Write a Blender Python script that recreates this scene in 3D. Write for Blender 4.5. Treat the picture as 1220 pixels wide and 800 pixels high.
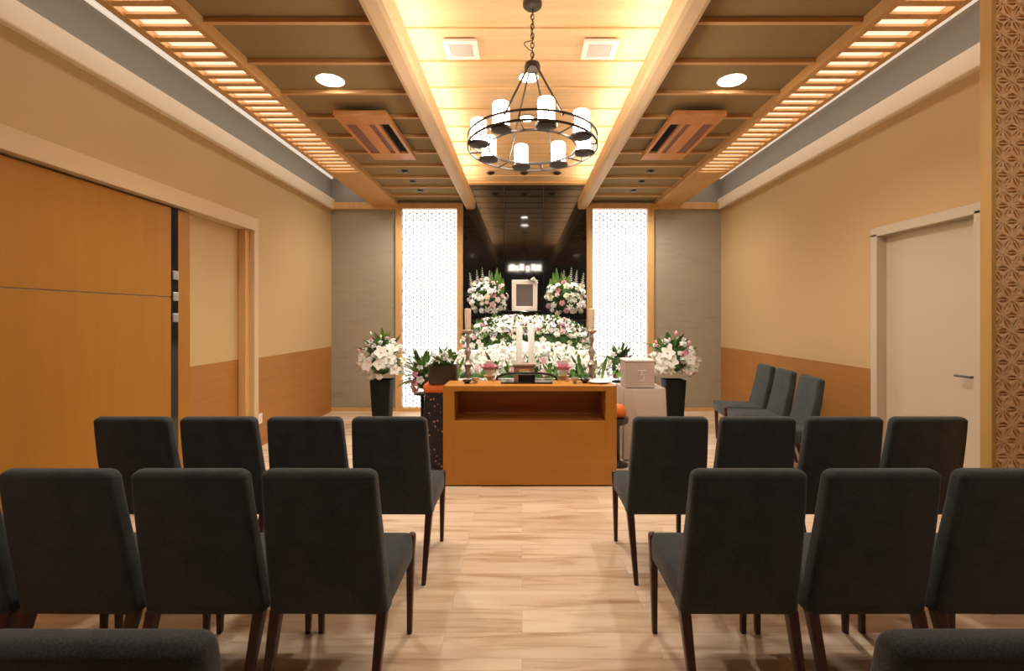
import bpy, bmesh, math, random
from mathutils import Vector, Matrix
PI = math.pi
R = math.radians
random.seed(7)
for o in list(bpy.data.objects): bpy.data.objects.remove(o)
scn = bpy.context.scene
COL = scn.collection

# ------------------------------------------------------------------ camera, world, exposure
CX = 0.065                      # centre line of the room
BACK = 7.2                      # back wall
XL, XR = -2.84, 2.96            # side walls
FRONT = -2.6
cam_d = bpy.data.cameras.new('camera'); cam = bpy.data.objects.new('camera', cam_d); COL.objects.link(cam)
cam.location = (0, 0, 1.4); cam.rotation_euler = (R(90), 0, 0)
cam_d.sensor_width = 36; cam_d.lens = 17.0
cam_d.shift_x = -(622-610)/1220.0; cam_d.shift_y = (378-400)/1220.0
cam_d.clip_start = .02
scn.camera = cam
w = bpy.data.worlds.new('world'); scn.world = w; w.use_nodes = True
w.node_tree.nodes['Background'].inputs[0].default_value = (1, .85, .68, 1)
w.node_tree.nodes['Background'].inputs[1].default_value = .3
scn.view_settings.view_transform = 'Standard'; scn.view_settings.look = 'None'
scn.view_settings.gamma = 1; scn.view_settings.exposure = 0.85
scn.view_settings.use_curve_mapping = False
WARM = (1, .86, .66); NEUT = (1, .94, .85)
P_COVE = 9; P_SIDECOVE = 6; P_DOWN = 64; P_REAR_FILL = 30; P_SPOT = 60; P_ROOF = 3

def lamp(kind, loc, rot, power, color, parent=None, **kw):
    d = bpy.data.lights.new('light', kind); d.energy = power; d.color = color
    for k, v in kw.items(): setattr(d, k, v)
    o = bpy.data.objects.new('lamp_light', d); COL.objects.link(o)
    o.location = loc; o.rotation_euler = rot
    if parent: o.parent = parent
    return o

# ------------------------------------------------------------------ materials
def mat(name, col, rough=.6, metal=0, spec=.5, emit=None, es=0, coat=0):
    m = bpy.data.materials.new(name); m.use_nodes = True
    b = m.node_tree.nodes['Principled BSDF']
    b.inputs['Base Color'].default_value = (*col, 1)
    b.inputs['Roughness'].default_value = rough; b.inputs['Metallic'].default_value = metal
    b.inputs['Specular IOR Level'].default_value = spec
    b.inputs['Coat Weight'].default_value = coat
    if emit: b.inputs['Emission Color'].default_value = (*emit, 1); b.inputs['Emission Strength'].default_value = es
    return m
def tex_coord(nt, scale=(1,1,1), rot=(0,0,0), kind='Object'):
    tc = nt.nodes.new('ShaderNodeTexCoord'); mp = nt.nodes.new('ShaderNodeMapping')
    mp.inputs['Scale'].default_value = scale; mp.inputs['Rotation'].default_value = rot
    nt.links.new(tc.outputs[kind], mp.inputs['Vector']); return mp.outputs['Vector']
def noise_mat(name, c1, c2, scale=(1,1,1), nscale=5, detail=4, rough=.6, bump=0, spec=.4, coat=0, lo=.35, hi=.65, sheen=0):
    m = mat(name, c1, rough, spec=spec, coat=coat); nt = m.node_tree; b = nt.nodes['Principled BSDF']
    n = nt.nodes.new('ShaderNodeTexNoise'); n.inputs['Scale'].default_value = nscale; n.inputs['Detail'].default_value = detail
    nt.links.new(tex_coord(nt, scale), n.inputs['Vector'])
    r = nt.nodes.new('ShaderNodeValToRGB'); r.color_ramp.elements[0].position = lo; r.color_ramp.elements[1].position = hi
    r.color_ramp.elements[0].color = (*c1, 1); r.color_ramp.elements[1].color = (*c2, 1)
    nt.links.new(n.outputs['Fac'], r.inputs['Fac']); nt.links.new(r.outputs['Color'], b.inputs['Base Color'])
    if bump:
        bp = nt.nodes.new('ShaderNodeBump'); bp.inputs['Strength'].default_value = bump; bp.inputs['Distance'].default_value = .002
        nt.links.new(n.outputs['Fac'], bp.inputs['Height']); nt.links.new(bp.outputs['Normal'], b.inputs['Normal'])
    if sheen: b.inputs['Sheen Weight'].default_value = sheen; b.inputs['Sheen Roughness'].default_value = .5
    return m
M = {}
M['wall'] = noise_mat('tan wallcovering', (.56,.385,.185), (.575,.395,.192), nscale=60, rough=.8, bump=.04)
M['wains'] = noise_mat('wood grain wainscot', (.37,.16,.036), (.41,.18,.044), (1,.6,9), nscale=3, rough=.5)
M['wains_v'] = M['wains']
M['door_wood'] = noise_mat('honey veneer', (.37,.152,.010), (.40,.168,.013), (6,6,.5), nscale=2.2, rough=.42)
M['counter'] = noise_mat('orange beech veneer', (.47,.19,.023), (.51,.21,.030), (.8,4,5), nscale=2.5, rough=.4)
M['counter_in'] = noise_mat('niche veneer', (.46,.19,.06), (.50,.21,.07), (.8,4,5), nscale=2.5, rough=.4)
M['beam'] = noise_mat('pale beam wood', (.72,.50,.29), (.77,.55,.33), (9,.4,9), nscale=2, rough=.5)
M['rib'] = noise_mat('rib wood', (.66,.37,.15), (.72,.42,.18), (.4,9,9), nscale=2, rough=.5)
M['louver'] = noise_mat('louver wood', (.62,.34,.12), (.70,.40,.16), (4,.5,9), nscale=2, rough=.5)
M['hiceil'] = noise_mat('centre ceiling boards', (.66,.44,.23), (.74,.51,.28), (.35,7,7), nscale=2.5, rough=.5)
M['coffer'] = noise_mat('olive ceiling cloth', (.30,.21,.095), (.325,.23,.105), (1,1,1), nscale=90, rough=.85, bump=.2)
M['greypaint'] = mat('grey paint', (.32,.295,.255), .8)
M['trim'] = mat('cream trim', (.90,.76,.57), .5)
M['header'] = mat('tan header trim', (.66,.475,.27), .5)
M['trimwood'] = noise_mat('frame wood', (.62,.35,.13), (.70,.41,.17), (7,7,.6), nscale=2, rough=.45)
M['ochre'] = noise_mat('ochre post wood', (.60,.36,.10), (.66,.41,.13), (7,7,.5), nscale=2, rough=.45)
M['whitetrim'] = mat('white moulding', (.8,.76,.7), .5)
M['doorwhite'] = mat('warm white door', (.58,.49,.37), .45)
M['black'] = mat('black gloss stone', (.012,.012,.013), .06, spec=.6, coat=.3)
M['blackmat'] = mat('black satin', (.010,.010,.010), .6, spec=.15)
M['lacquer'] = mat('black lacquer', (.015,.012,.012), .12)
M['steel'] = mat('brushed steel', (.6,.56,.5), .3, 1)
M['darksteel'] = mat('dark steel', (.2,.18,.16), .35, 1)
M['iron'] = mat('bronze iron', (.045,.03,.024), .5, .4)
M['plate'] = mat('pale switch plate', (.85,.78,.68), .4)
M['leg'] = noise_mat('walnut leg', (.050,.020,.014), (.075,.030,.020), (9,9,1), nscale=3, rough=.35)
M['petal'] = mat('white petals', (.86,.85,.80), .6)
M['petalc'] = mat('cream petals', (.84,.82,.66), .6)
M['pink'] = mat('pink petals', (.80,.40,.49), .6)
M['palepink'] = mat('pale pink petals', (.86,.62,.66), .6)
M['lilac'] = mat('lilac petals', (.60,.55,.66), .6)
M['leaf'] = noise_mat('leaf green', (.03,.085,.022), (.07,.17,.04), nscale=8, rough=.45)
M['leafl'] = noise_mat('bright leaf green', (.11,.27,.045), (.19,.38,.08), nscale=8, rough=.45)
M['stem'] = mat('flower core', (.45,.48,.12), .6)
M['cloth'] = noise_mat('white cloth', (.74,.70,.64), (.78,.74,.68), nscale=60, rough=.85)
M['pinkcloth'] = noise_mat('blush cloth', (.50,.39,.31), (.54,.42,.34), nscale=60, rough=.85)
M['silver'] = mat('silver ornate', (.52,.45,.40), .3, .8)
M['wax'] = mat('white wax', (.88,.85,.78), .4)
M['waxbeige'] = mat('beige wax', (.78,.62,.46), .45)
M['brownbox'] = mat('dark brown lacquer', (.045,.026,.018), .4)
M['orange'] = mat('orange brocade', (.75,.16,.02), .6)
M['gold'] = mat('gold', (.75,.50,.18), .35, .7)
M['paperwhite'] = mat('white lacquer frame', (.88,.80,.74), .4)
M['photo'] = mat('grey portrait blank', (.16,.13,.115), .4)
M['acwood'] = noise_mat('vent wood print', (.62,.26,.075), (.68,.30,.10), (7,.5,7), nscale=2, rough=.4)
M['acstrip'] = mat('maroon intake grille', (.26,.10,.07), .6)
M['dark'] = mat('dark recess', (.01,.01,.01), .6)
M['ventgrey'] = mat('vent grey', (.62,.58,.56), .6)
M['bulb'] = mat('glowing candle', (1,.95,.85), .5, emit=(1,.90,.74), es=17)
M['disc'] = mat('downlight diffuser', (1,1,1), .5, emit=(1,.92,.80), es=14)
M['panel'] = mat('backlit white panel', (1,1,1), .5, emit=(1,.965,.90), es=1.02)
M['softpanel'] = mat('ceiling light diffuser', (.9,.9,.9), .5, emit=(1,.94,.90), es=.30)
M['ledline'] = mat('led line', (.9,.9,.9), .5, emit=(1,.86,.72), es=.32)
M['ledcove'] = mat('led cove strip', (.9,.9,.9), .5, emit=(1,.80,.52), es=3)
M['kumiko'] = mat('grey kumiko slats', (.16,.165,.18), .6)
M['redpat'] = mat('dark red brocade', (.25,.03,.03), .6)

def fabric():
    m = mat('charcoal weave', (.04,.045,.047), .9, spec=.2); nt = m.node_tree; b = nt.nodes['Principled BSDF']
    v = tex_coord(nt)
    n = nt.nodes.new('ShaderNodeTexNoise'); n.inputs['Scale'].default_value = 260; n.inputs['Detail'].default_value = 3
    n2 = nt.nodes.new('ShaderNodeTexNoise'); n2.inputs['Scale'].default_value = 9
    nt.links.new(v, n.inputs['Vector']); nt.links.new(v, n2.inputs['Vector'])
    mx = nt.nodes.new('ShaderNodeMath'); mx.operation = 'MULTIPLY_ADD'; mx.inputs[1].default_value = .35
    nt.links.new(n2.outputs['Fac'], mx.inputs[0]); 
    ml = nt.nodes.new('ShaderNodeMath'); ml.operation = 'MULTIPLY'; ml.inputs[1].default_value = .65
    nt.links.new(n.outputs['Fac'], ml.inputs[0]); nt.links.new(ml.outputs[0], mx.inputs[2])
    r = nt.nodes.new('ShaderNodeValToRGB'); r.color_ramp.elements[0].position = .38; r.color_ramp.elements[1].position = .62
    r.color_ramp.elements[0].color = (.025,.0285,.0275,1); r.color_ramp.elements[1].color = (.054,.059,.057,1)
    nt.links.new(mx.outputs[0], r.inputs['Fac']); nt.links.new(r.outputs['Color'], b.inputs['Base Color'])
    bp = nt.nodes.new('ShaderNodeBump'); bp.inputs['Strength'].default_value = .3; bp.inputs['Distance'].default_value = .001
    nt.links.new(n.outputs['Fac'], bp.inputs['Height']); nt.links.new(bp.outputs['Normal'], b.inputs['Normal'])
    b.inputs['Sheen Weight'].default_value = .15
    return m
M['fabric'] = fabric()

def floor_mat():
    m = mat('pale oak planks', (.7,.5,.35), .38, spec=.45); nt = m.node_tree; b = nt.nodes['Principled BSDF']
    v = tex_coord(nt)
    br = nt.nodes.new('ShaderNodeTexBrick'); br.inputs['Scale'].default_value = 1
    br.inputs['Brick Width'].default_value = .92; br.inputs['Row Height'].default_value = .165
    br.inputs['Mortar Size'].default_value = .0012; br.inputs['Mortar Smooth'].default_value = .2
    br.offset = .37; br.inputs['Color1'].default_value = (.0,.0,.0,1); br.inputs['Color2'].default_value = (1,1,1,1)
    br.inputs['Mortar'].default_value = (.5,.5,.5,1)
    nt.links.new(v, br.inputs['Vector'])
    # grain offset per plank
    add = nt.nodes.new('ShaderNodeVectorMath'); add.operation = 'MULTIPLY_ADD'
    nt.links.new(br.outputs['Color'], add.inputs[0]); add.inputs[1].default_value = (7,13,3); nt.links.new(v, add.inputs[2])
    mp = nt.nodes.new('ShaderNodeMapping'); mp.inputs['Scale'].default_value = (.9,8,1)
    nt.links.new(add.outputs[0], mp.inputs['Vector'])
    n = nt.nodes.new('ShaderNodeTexNoise'); n.inputs['Scale'].default_value = 2.2; n.inputs['Detail'].default_value = 5; n.inputs['Distortion'].default_value = .6
    nt.links.new(mp.outputs[0], n.inputs['Vector'])
    r = nt.nodes.new('ShaderNodeValToRGB'); e = r.color_ramp.elements
    e[0].position = .30; e[0].color = (.56,.36,.21,1); e[1].position = .72; e[1].color = (.84,.69,.52,1)
    k = e.new(.48); k.color = (.78,.59,.41,1)
    nt.links.new(n.outputs['Fac'], r.inputs['Fac'])
    mix = nt.nodes.new('ShaderNodeMix'); mix.data_type = 'RGBA'; mix.blend_type = 'MULTIPLY'; mix.inputs['Factor'].default_value = 1
    r2 = nt.nodes.new('ShaderNodeValToRGB'); r2.color_ramp.elements[0].color = (.84,.80,.76,1); r2.color_ramp.elements[1].color = (1,1,1,1)
    nt.links.new(br.outputs['Color'], r2.inputs['Fac'])
    nt.links.new(r.outputs['Color'], mix.inputs['A']); nt.links.new(r2.outputs['Color'], mix.inputs['B'])
    mix2 = nt.nodes.new('ShaderNodeMix'); mix2.data_type = 'RGBA'; mix2.inputs['B'].default_value = (.38,.24,.15,1)
    fm = nt.nodes.new('ShaderNodeMath'); fm.operation = 'MULTIPLY'; fm.inputs[1].default_value = .55
    nt.links.new(br.outputs['Fac'], fm.inputs[0]); nt.links.new(fm.outputs[0], mix2.inputs['Factor'])
    nt.links.new(mix.outputs['Result'], mix2.inputs['A']); nt.links.new(mix2.outputs['Result'], b.inputs['Base Color'])
    return m
M['floor'] = floor_mat()

def stone_mat():
    m = mat('travertine panel', (.3,.25,.19), .75); nt = m.node_tree; b = nt.nodes['Principled BSDF']
    n = nt.nodes.new('ShaderNodeTexNoise'); n.inputs['Scale'].default_value = 3; n.inputs['Detail'].default_value = 8; n.inputs['Distortion'].default_value = .4
    nt.links.new(tex_coord(nt, (1,1,7)), n.inputs['Vector'])
    r = nt.nodes.new('ShaderNodeValToRGB'); e = r.color_ramp.elements
    e[0].position = .28; e[0].color = (.30,.25,.18,1); e[1].position = .75; e[1].color = (.38,.325,.235,1)
    k = e.new(.36); k.color = (.355,.30,.215,1)
    nt.links.new(n.outputs['Fac'], r.inputs['Fac']); nt.links.new(r.outputs['Color'], b.inputs['Base Color'])
    bp = nt.nodes.new('ShaderNodeBump'); bp.inputs['Strength'].default_value = .4; bp.inputs['Distance'].default_value = .004
    nt.links.new(n.outputs['Fac'], bp.inputs['Height']); nt.links.new(bp.outputs['Normal'], b.inputs['Normal'])
    return m
M['stone'] = stone_mat()

def brocade():
    m = mat('black gold floral brocade', (.02,.02,.02), .5); nt = m.node_tree; b = nt.nodes['Principled BSDF']
    vo = nt.nodes.new('ShaderNodeTexVoronoi'); vo.inputs['Scale'].default_value = 26
    nt.links.new(tex_coord(nt), vo.inputs['Vector'])
    r = nt.nodes.new('ShaderNodeValToRGB'); r.color_ramp.interpolation = 'CONSTANT'; e = r.color_ramp.elements
    e[0].color = (.62,.52,.40,1); e[0].position = 0; e[1].position = .30; e[1].color = (.012,.011,.012,1)
    k = e.new(.13); k.color = (.16,.05,.035,1)
    nt.links.new(vo.outputs['Distance'], r.inputs['Fac']); nt.links.new(r.outputs['Color'], b.inputs['Base Color'])
    return m
M['brocade'] = brocade()

# ------------------------------------------------------------------ mesh helpers
def obj(name, bm, m, parent=None, smooth=False, loc=None):
    me = bpy.data.meshes.new(name)
    bmesh.ops.recalc_face_normals(bm, faces=bm.faces)
    if smooth:
        for f in bm.faces: f.smooth = True
    bm.to_mesh(me); bm.free()
    ms = m if isinstance(m, (list, tuple)) else [m]
    for x in ms: me.materials.append(x)
    if smooth: me.set_sharp_from_angle(angle=R(50))
    o = bpy.data.objects.new(name, me); COL.objects.link(o)
    if parent: o.parent = parent
    if loc: o.location = loc
    return o
def tag(o, label, cat, group=None):
    o['label'] = label; o['category'] = cat
    if group: o['group'] = group
    return o
def thing(name, label, cat, loc=(0,0,0), rz=0, group=None):
    o = bpy.data.objects.new(name, None); COL.objects.link(o); o.empty_display_size = .1
    o.location = loc; o.rotation_euler = (0,0,rz)
    return tag(o, label, cat, group)
def struct(name, bm, m, parent=None, **k):
    o = obj(name, bm, m, parent, **k)
    if not parent: o['kind'] = 'structure'
    return o
def NB(): return bmesh.new()
def box(bm, x0, x1, y0, y1, z0, z1, bev=0, mi=0, seg=2):
    x0,x1=sorted((x0,x1)); y0,y1=sorted((y0,y1)); z0,z1=sorted((z0,z1))
    g = bmesh.ops.create_cube(bm, size=1)
    for v in g['verts']:
        v.co = Vector(((x0+x1)/2+v.co.x*(x1-x0), (y0+y1)/2+v.co.y*(y1-y0), (z0+z1)/2+v.co.z*(z1-z0)))
    fs = set(f for v in g['verts'] for f in v.link_faces)
    if bev:
        es = list(set(e for v in g['verts'] for e in v.link_edges))
        r = bmesh.ops.bevel(bm, geom=es, offset=bev, segments=seg, affect='EDGES', profile=.5)
        fs = set(f for f in fs if f.is_valid) | set(r['faces'])
    for f in fs: f.material_index = mi
    return bm
def ring_verts(bm, pts): return [bm.verts.new(p) for p in pts]
def bridge(bm, a, b, mi=0):
    n = len(a)
    for i in range(n):
        f = bm.faces.new((a[i], a[(i+1)%n], b[(i+1)%n], b[i])); f.material_index = mi
def loft(bm, rings, cap=True, mi=0):
    vs = [ring_verts(bm, r) for r in rings]
    for a, b in zip(vs, vs[1:]): bridge(bm, a, b, mi)
    if cap:
        bm.faces.new(vs[0]).material_index = mi; bm.faces.new(vs[-1]).material_index = mi
    return vs
def lathe(bm, prof, c=(0,0,0), seg=24, mi=0):
    rings = [[(c[0]+r*math.cos(2*PI*i/seg), c[1]+r*math.sin(2*PI*i/seg), c[2]+z) for i in range(seg)] for r, z in prof]
    return loft(bm, rings, True, mi)
def cyl(bm, c, r, z0, z1, seg=24, mi=0): return lathe(bm, [(r, z0), (r, z1)], c, seg, mi)
def tube(bm, pts, r, seg=8, closed=False, mi=0, r2=None):
    pts = [Vector(p) for p in pts]; n = len(pts); rings = []; up = None
    for i, p in enumerate(pts):
        if closed: t = (pts[(i+1)%n]-pts[i-1]).normalized()
        else: t = (pts[min(i+1,n-1)]-pts[max(i-1,0)]).normalized()
        if up is None: up = Vector((0,0,1)) if abs(t.z) < .9 else Vector((1,0,0))
        a = t.cross(up).normalized(); b = a.cross(t).normalized(); up = b
        rr = r if r2 is None else r+(r2-r)*i/(n-1)
        rings.append([bm.verts.new(p+a*rr*math.cos(2*PI*k/seg)+b*rr*math.sin(2*PI*k/seg)) for k in range(seg)])
    for a, b in zip(rings, rings[1:]): bridge(bm, a, b, mi)
    if closed: bridge(bm, rings[-1], rings[0], mi)
    else: bm.faces.new(rings[0]); bm.faces.new(rings[-1])
def rrect(cx, cy, hx, hy, rad, z, n=5):
    pts = []; rad = min(rad, hx*.999, hy*.999)
    for sx, sy, a0 in ((1,1,0), (-1,1,90), (-1,-1,180), (1,-1,270)):
        for k in range(n+1):
            a = R(a0+90*k/n); pts.append((cx+sx*(hx-rad)+rad*math.cos(a), cy+sy*(hy-rad)+rad*math.sin(a), z))
    return pts
def copy_tree(o, parent=None):
    c = o.copy(); COL.objects.link(c)
    if parent: c.parent = parent
    for ch in o.children: copy_tree(ch, c)
    return c

# ================================================================== SETTING
bm = NB(); box(bm, XL-.15, XR+.25, FRONT-.1, BACK+.3, -.1, 0); struct('floor', bm, M['floor'])

# ---- left wall: opening for the sliding door from y=OPN to y=5.10, niche panel behind
def wall_piece(bm, xa, xb, y0, y1, z0, z1, mi=0): box(bm, xa, xb, y0, y1, z0, z1, 0, mi)
HZ = 2.31
bm = NB()
wall_piece(bm, XL-.15, XL, 5.12, BACK+.15, .96, 3.08, 0)
wall_piece(bm, XL-.15, XL, 5.12, BACK+.15, 0, .96, 1)
wall_piece(bm, XL-.15, XL, FRONT, 5.12, HZ+.02, 3.08, 0)
wall_piece(bm, XL-.15, XL-.10, FRONT, 5.12, .96, HZ+.02, 0)
wall_piece(bm, XL-.15, XL-.10, FRONT, 5.12, 0, .96, 1)
wall_piece(bm, XL-.15, XL, FRONT-.1, BACK+.15, 3.08, 3.6, 2)
struct('wall_left', bm, [M['wall'], M['wains'], M['greypaint']])
bm = NB()
DY0, DY1, DZ = 3.13, 4.03, 2.09      # white door opening
for (y0, y1, z0, z1) in ((FRONT, DY0, 0, 3.08), (DY1, BACK+.15, 0, 3.08), (DY0, DY1, DZ, 3.08)):
    if z0 < .96: wall_piece(bm, XR, XR+.15, y0, y1, 0, .96, 1)
    wall_piece(bm, XR, XR+.15, y0, y1, max(z0, .96), z1, 0)
wall_piece(bm, XR, XR+.15, FRONT-.1, BACK+.15, 3.08, 3.6, 2)
wall_piece(bm, XR+.15, XR+.19, DY0-.2, DY1+.2, 0, 2.4, 0)
struct('wall_right', bm, [M['wall'], M['wains'], M['greypaint']])
bm = NB(); 
FLL, FLR, FRL, FRR = -1.875, -.875, .955, 1.955     # lattice frames outer x
box(bm, XL, FLL+.02, BACK, BACK+.15, 0, 3.08, 0, 0); box(bm, FRR-.02, XR, BACK, BACK+.15, 0, 3.08, 0, 0)
box(bm, XL, XR, BACK, BACK+.15, 3.08, 3.6, 0, 1)
box(bm, FLL+.02, FRR-.02, BACK+.12, BACK+.15, 0, 3.08, 0, 0)
struct('wall_back', bm, [M['stone'], M['greypaint']])
bm = NB(); box(bm, XL-.15, XR+.15, FRONT-.15, FRONT, 0, 3.6); struct('wall_front', bm, M['brownbox'])
# black glossy centre wall in three panels with fine joints
bm = NB()
for a, b in ((FLR, -.272), (-.268, .318), (.322, FRL)):
    box(bm, a, b, BACK-.02, BACK+.1, 0, 3.42, .0015)
struct('wall_centre', bm, M['black'])

# ---- ceilings
Z1, Z2, Z3 = 3.13, 3.39, 3.50
bm = NB()
box(bm, XL-.15, XR+.15, FRONT-.1, BACK+.15, Z3+.1, Z3+.2, 0, 1)
for s in (-1, 1):
    box(bm, CX+s*.90, CX+s*1.94, FRONT, BACK, Z1, Z1+.05, 0, 0)
    box(bm, CX+s*2.28, (XL if s < 0 else XR), FRONT, BACK, Z3, Z3+.05, 0, 1)
box(bm, CX-.95, CX+.95, FRONT, BACK-.02, Z2, Z2+.05, 0, 2)
for s in (-1, 1): box(bm, CX+s*.88, CX+s*.92, FRONT, BACK, 3.09, Z2+.02, 0, 2)
ceil = struct('ceiling', bm, [M['coffer'], M['greypaint'], M['hiceil']])
y = 2.80-.445*11
while y < BACK-.1:
    if y > 1.0 or True:
        for s in (-1, 1):
            bm = NB(); box(bm, CX+s*.91, CX+s*1.91, y-.016, y+.016, 3.10, Z1, .003); obj('ceiling_rib', bm, M['rib'], ceil)
    y += .445
y = 3.36-.43*12
while y < BACK-.1:
    bm = NB(); box(bm, CX-.88, CX+.88, y-.045, y+.045, Z2-.016, Z2, .004); obj('ceiling_board', bm, M['hiceil'], ceil)
    y += .43
bm = NB(); box(bm, CX-.88, CX+.88, BACK-.14, BACK-.02, Z2-.03, Z2, .004); obj('end_board', bm, M['rib'], ceil)
# beams beside the raised centre
n = 1
for s in (-1, 1):
    bm = NB()
    rg = []
    for yy in (FRONT, BACK-.02):
        c = []
        for (u, z) in ((.76,3.13),(.76,3.03),(.775,3.006),(.80,3.0),(.87,3.0),(.893,3.006),(.905,3.03),(.905,3.13)):
            c.append((CX+s*u, yy, z))
        rg.append(c)
    loft(bm, rg)
    b = struct('trim_%d' % n, bm, M['beam']); n += 1
# cove strips on the beams' upper ledges
for s, nm in ((-1, 'left'), (1, 'right')):
    bm = NB(); box(bm, CX+s*.80, CX+s*.84, 1.2, BACK-.2, 3.13, 3.15, .003)
    c = obj('cove_light', bm, M['ledcove']); tag(c, 'hidden warm light strip lying on top of the %s centre ceiling beam' % nm, 'light strip')
    lamp('AREA', (CX+s*.81, 4.1, 3.157), (PI, 0, 0), P_COVE, (1,.90,.76), None, shape='RECTANGLE', size=.03, size_y=5.8).parent = c
# cornices
def prism_y(bm, prof, y0, y1, mi=0): loft(bm, [[(x, y0, z) for x, z in prof], [(x, y1, z) for x, z in prof]], True, mi)
bm = NB(); prism_y(bm, [(XL,3.0),(XL+.045,3.0),(XL+.05,3.01),(XL+.05,3.15),(XL,3.16)], FRONT, BACK); struct('trim_3', bm, M['trim'])
bm = NB(); prism_y(bm, [(XR,3.0),(XR-.045,3.0),(XR-.05,3.01),(XR-.05,3.15),(XR,3.16)], FRONT, BACK); struct('trim_4', bm, M['trim'])
bm = NB(); box(bm, XL+.05, FLL, BACK-.05, BACK, 3.0, 3.10, .003); struct('trim_5', bm, M['trimwood'])
bm = NB(); box(bm, FRR, XR-.05, BACK-.05, BACK, 3.0, 3.10, .003); struct('trim_6', bm, M['trimwood'])
# baseboards
bm = NB(); box(bm, XL, FLL, BACK-.02, BACK, 0, .05, .002); struct('baseboard_back', bm, M['trimwood'])
bm = NB(); box(bm, FRR, XR, BACK-.02, BACK, 0, .05, .002); struct('baseboard_rear', bm, M['trimwood'])
bm = NB(); box(bm, XL, XL+.012, 5.2, BACK-.02, 0, .05, .002); struct('baseboard_left', bm, M['wains'])
bm = NB(); box(bm, XR-.012, XR, 4.1, BACK-.02, 0, .05, .002); struct('baseboard_right', bm, M['wains'])
# LED lines at top of the grey bands
for s, x, nm in ((1, XL, 'left'), (-1, XR, 'right')):
    bm = NB(); box(bm, x, x+s*.03, FRONT, BACK-.01, 3.455, 3.485, .003)
    c = obj('light_line', bm, M['ledline']); tag(c, 'thin pale light line along the top of the %s grey wall band' % nm, 'light strip')
    lamp('AREA', (x+s*.33, 4.2, 3.49), (0, 0, 0), P_SIDECOVE, NEUT, None, shape='RECTANGLE', size=.1, size_y=5.8).parent = c

# louvred light bulkheads
for s, nm in ((-1, 'left'), (1, 'right')):
    t = thing('louvered_light', 'long wooden louvered ceiling light running along the %s side of the room' % nm, 'ceiling light', (CX+s*2.10, 1.5, 3.06), 0, None)
    LY0, LY1, LYE = FRONT+.1, 5.55, BACK-.01
    bm = NB(); yo = -1.5
    box(bm, -.20, -.155, LY0+yo, LYE+yo, 0, .44, .004); box(bm, .155, .20, LY0+yo, LYE+yo, 0, .44, .004)
    obj('frame', bm, M['louver'], t)
    bm = NB(); box(bm, -.155, .155, LY1+yo, LYE+yo, .0, .02, .002); obj('end_panel', bm, M['louver'], t)
    bm = NB(); yy = LY1-.06
    while yy > LY0:
        box(bm, -.155, .155, yy-.0225+yo, yy+.0225+yo, .003, .021, .002); yy -= .1125
    obj('slats', bm, M['louver'], t)
    bm = NB(); box(bm, -.155, .155, LY0+yo, LY1+yo, .04, .05); obj('diffuser', bm, M['softpanel'], t)
    lamp('AREA', (0, 3.5+yo, .036), (0,0,0), P_ROOF, NEUT, t, shape='RECTANGLE', size=.29, size_y=4.1)

# ---- left sliding door, header and niche
bm = NB(); box(bm, XL-.10, XL+.03, FRONT, 5.16, HZ, 2.445, .004)
box(bm, XL-.10, XL+.03, 5.08, 5.16, 0, HZ, .004)
struct('trim_7', bm, M['header'])
bm = NB(); box(bm, XL-.095, XL-.02, 5.0, 5.08, 0, HZ, .003); struct('trim_8', bm, M['trimwood'])
bm = NB()
box(bm, XL-.07, XL-.03, FRONT+.1, 3.955, .01, 1.56, .002); box(bm, XL-.07, XL-.03, FRONT+.1, 3.955, 1.567, HZ-.015, .002)
d = struct('door_1', bm, M['door_wood'])
bm = NB(); box(bm, XL-.068, XL-.036, FRONT+.1, 3.95, 1.556, 1.571); obj('door_seam', bm, M['darksteel'], d)
bm = NB(); box(bm, XL-.07, XL-.028, 3.955, 4.035, .01, HZ-.015, .002); q = obj('black_stile', bm, M['lacquer'], d)
for z in (1.745, 1.57, 1.395):
    bm = NB(); box(bm, XL-.028, XL-.018, 3.962, 4.028, z-.036, z+.036, .004); obj('pull_plate', bm, M['steel'], q)
bm = NB(); box(bm, XL-.07, XL-.03, 4.035, 4.18, .01, HZ-.015, .002); obj('edge_panel', bm, M['door_wood'], d)
# outlet
t = thing('wall_outlet', 'small white outlet plate low on the left wall past the sliding door', 'outlet', (XL, 5.24, .30))
bm = NB(); box(bm, 0, .008, -.035, .035, -.055, .055, .003); obj('plate', bm, M['plate'], t)
bm = NB()
bm.free()
for z in (-.02, .02): obj('socket', box(NB(), .006, .0095, -.008, .008, z-.009, z+.009, .002), M['ventgrey'], t)

# ---- right white door
bm = NB(); x = XR
for (y0, y1, z0, z1) in ((DY0-.05, DY0+.02, 0, DZ), (DY1-.02, DY1+.05, 0, DZ), (DY0-.05, DY1+.05, DZ-.02, DZ+.05)):
    box(bm, x-.02, x+.14, y0, y1, z0, z1, .003)
struct('trim_9', bm, M['doorwhite'])
bm = NB(); box(bm, XR+.06, XR+.10, DY0+.02, DY1-.02, .008, DZ-.02, .003); d = struct('door_2', bm, M['doorwhite'])
bm = NB(); cyl(bm, (0,0,0), .025, 0, .008, 20); tube(bm, [(0,0,.006),(0,0,.05)], .009); tube(bm, [(0,0,.05),(0,.12,.05)], .0085)
for v in bm.verts: v.co = Vector((XR+.06-v.co.z, 3.20+v.co.y, 1.0+v.co.x))
obj('door_handle', bm, M['darksteel'], d, smooth=True)

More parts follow.
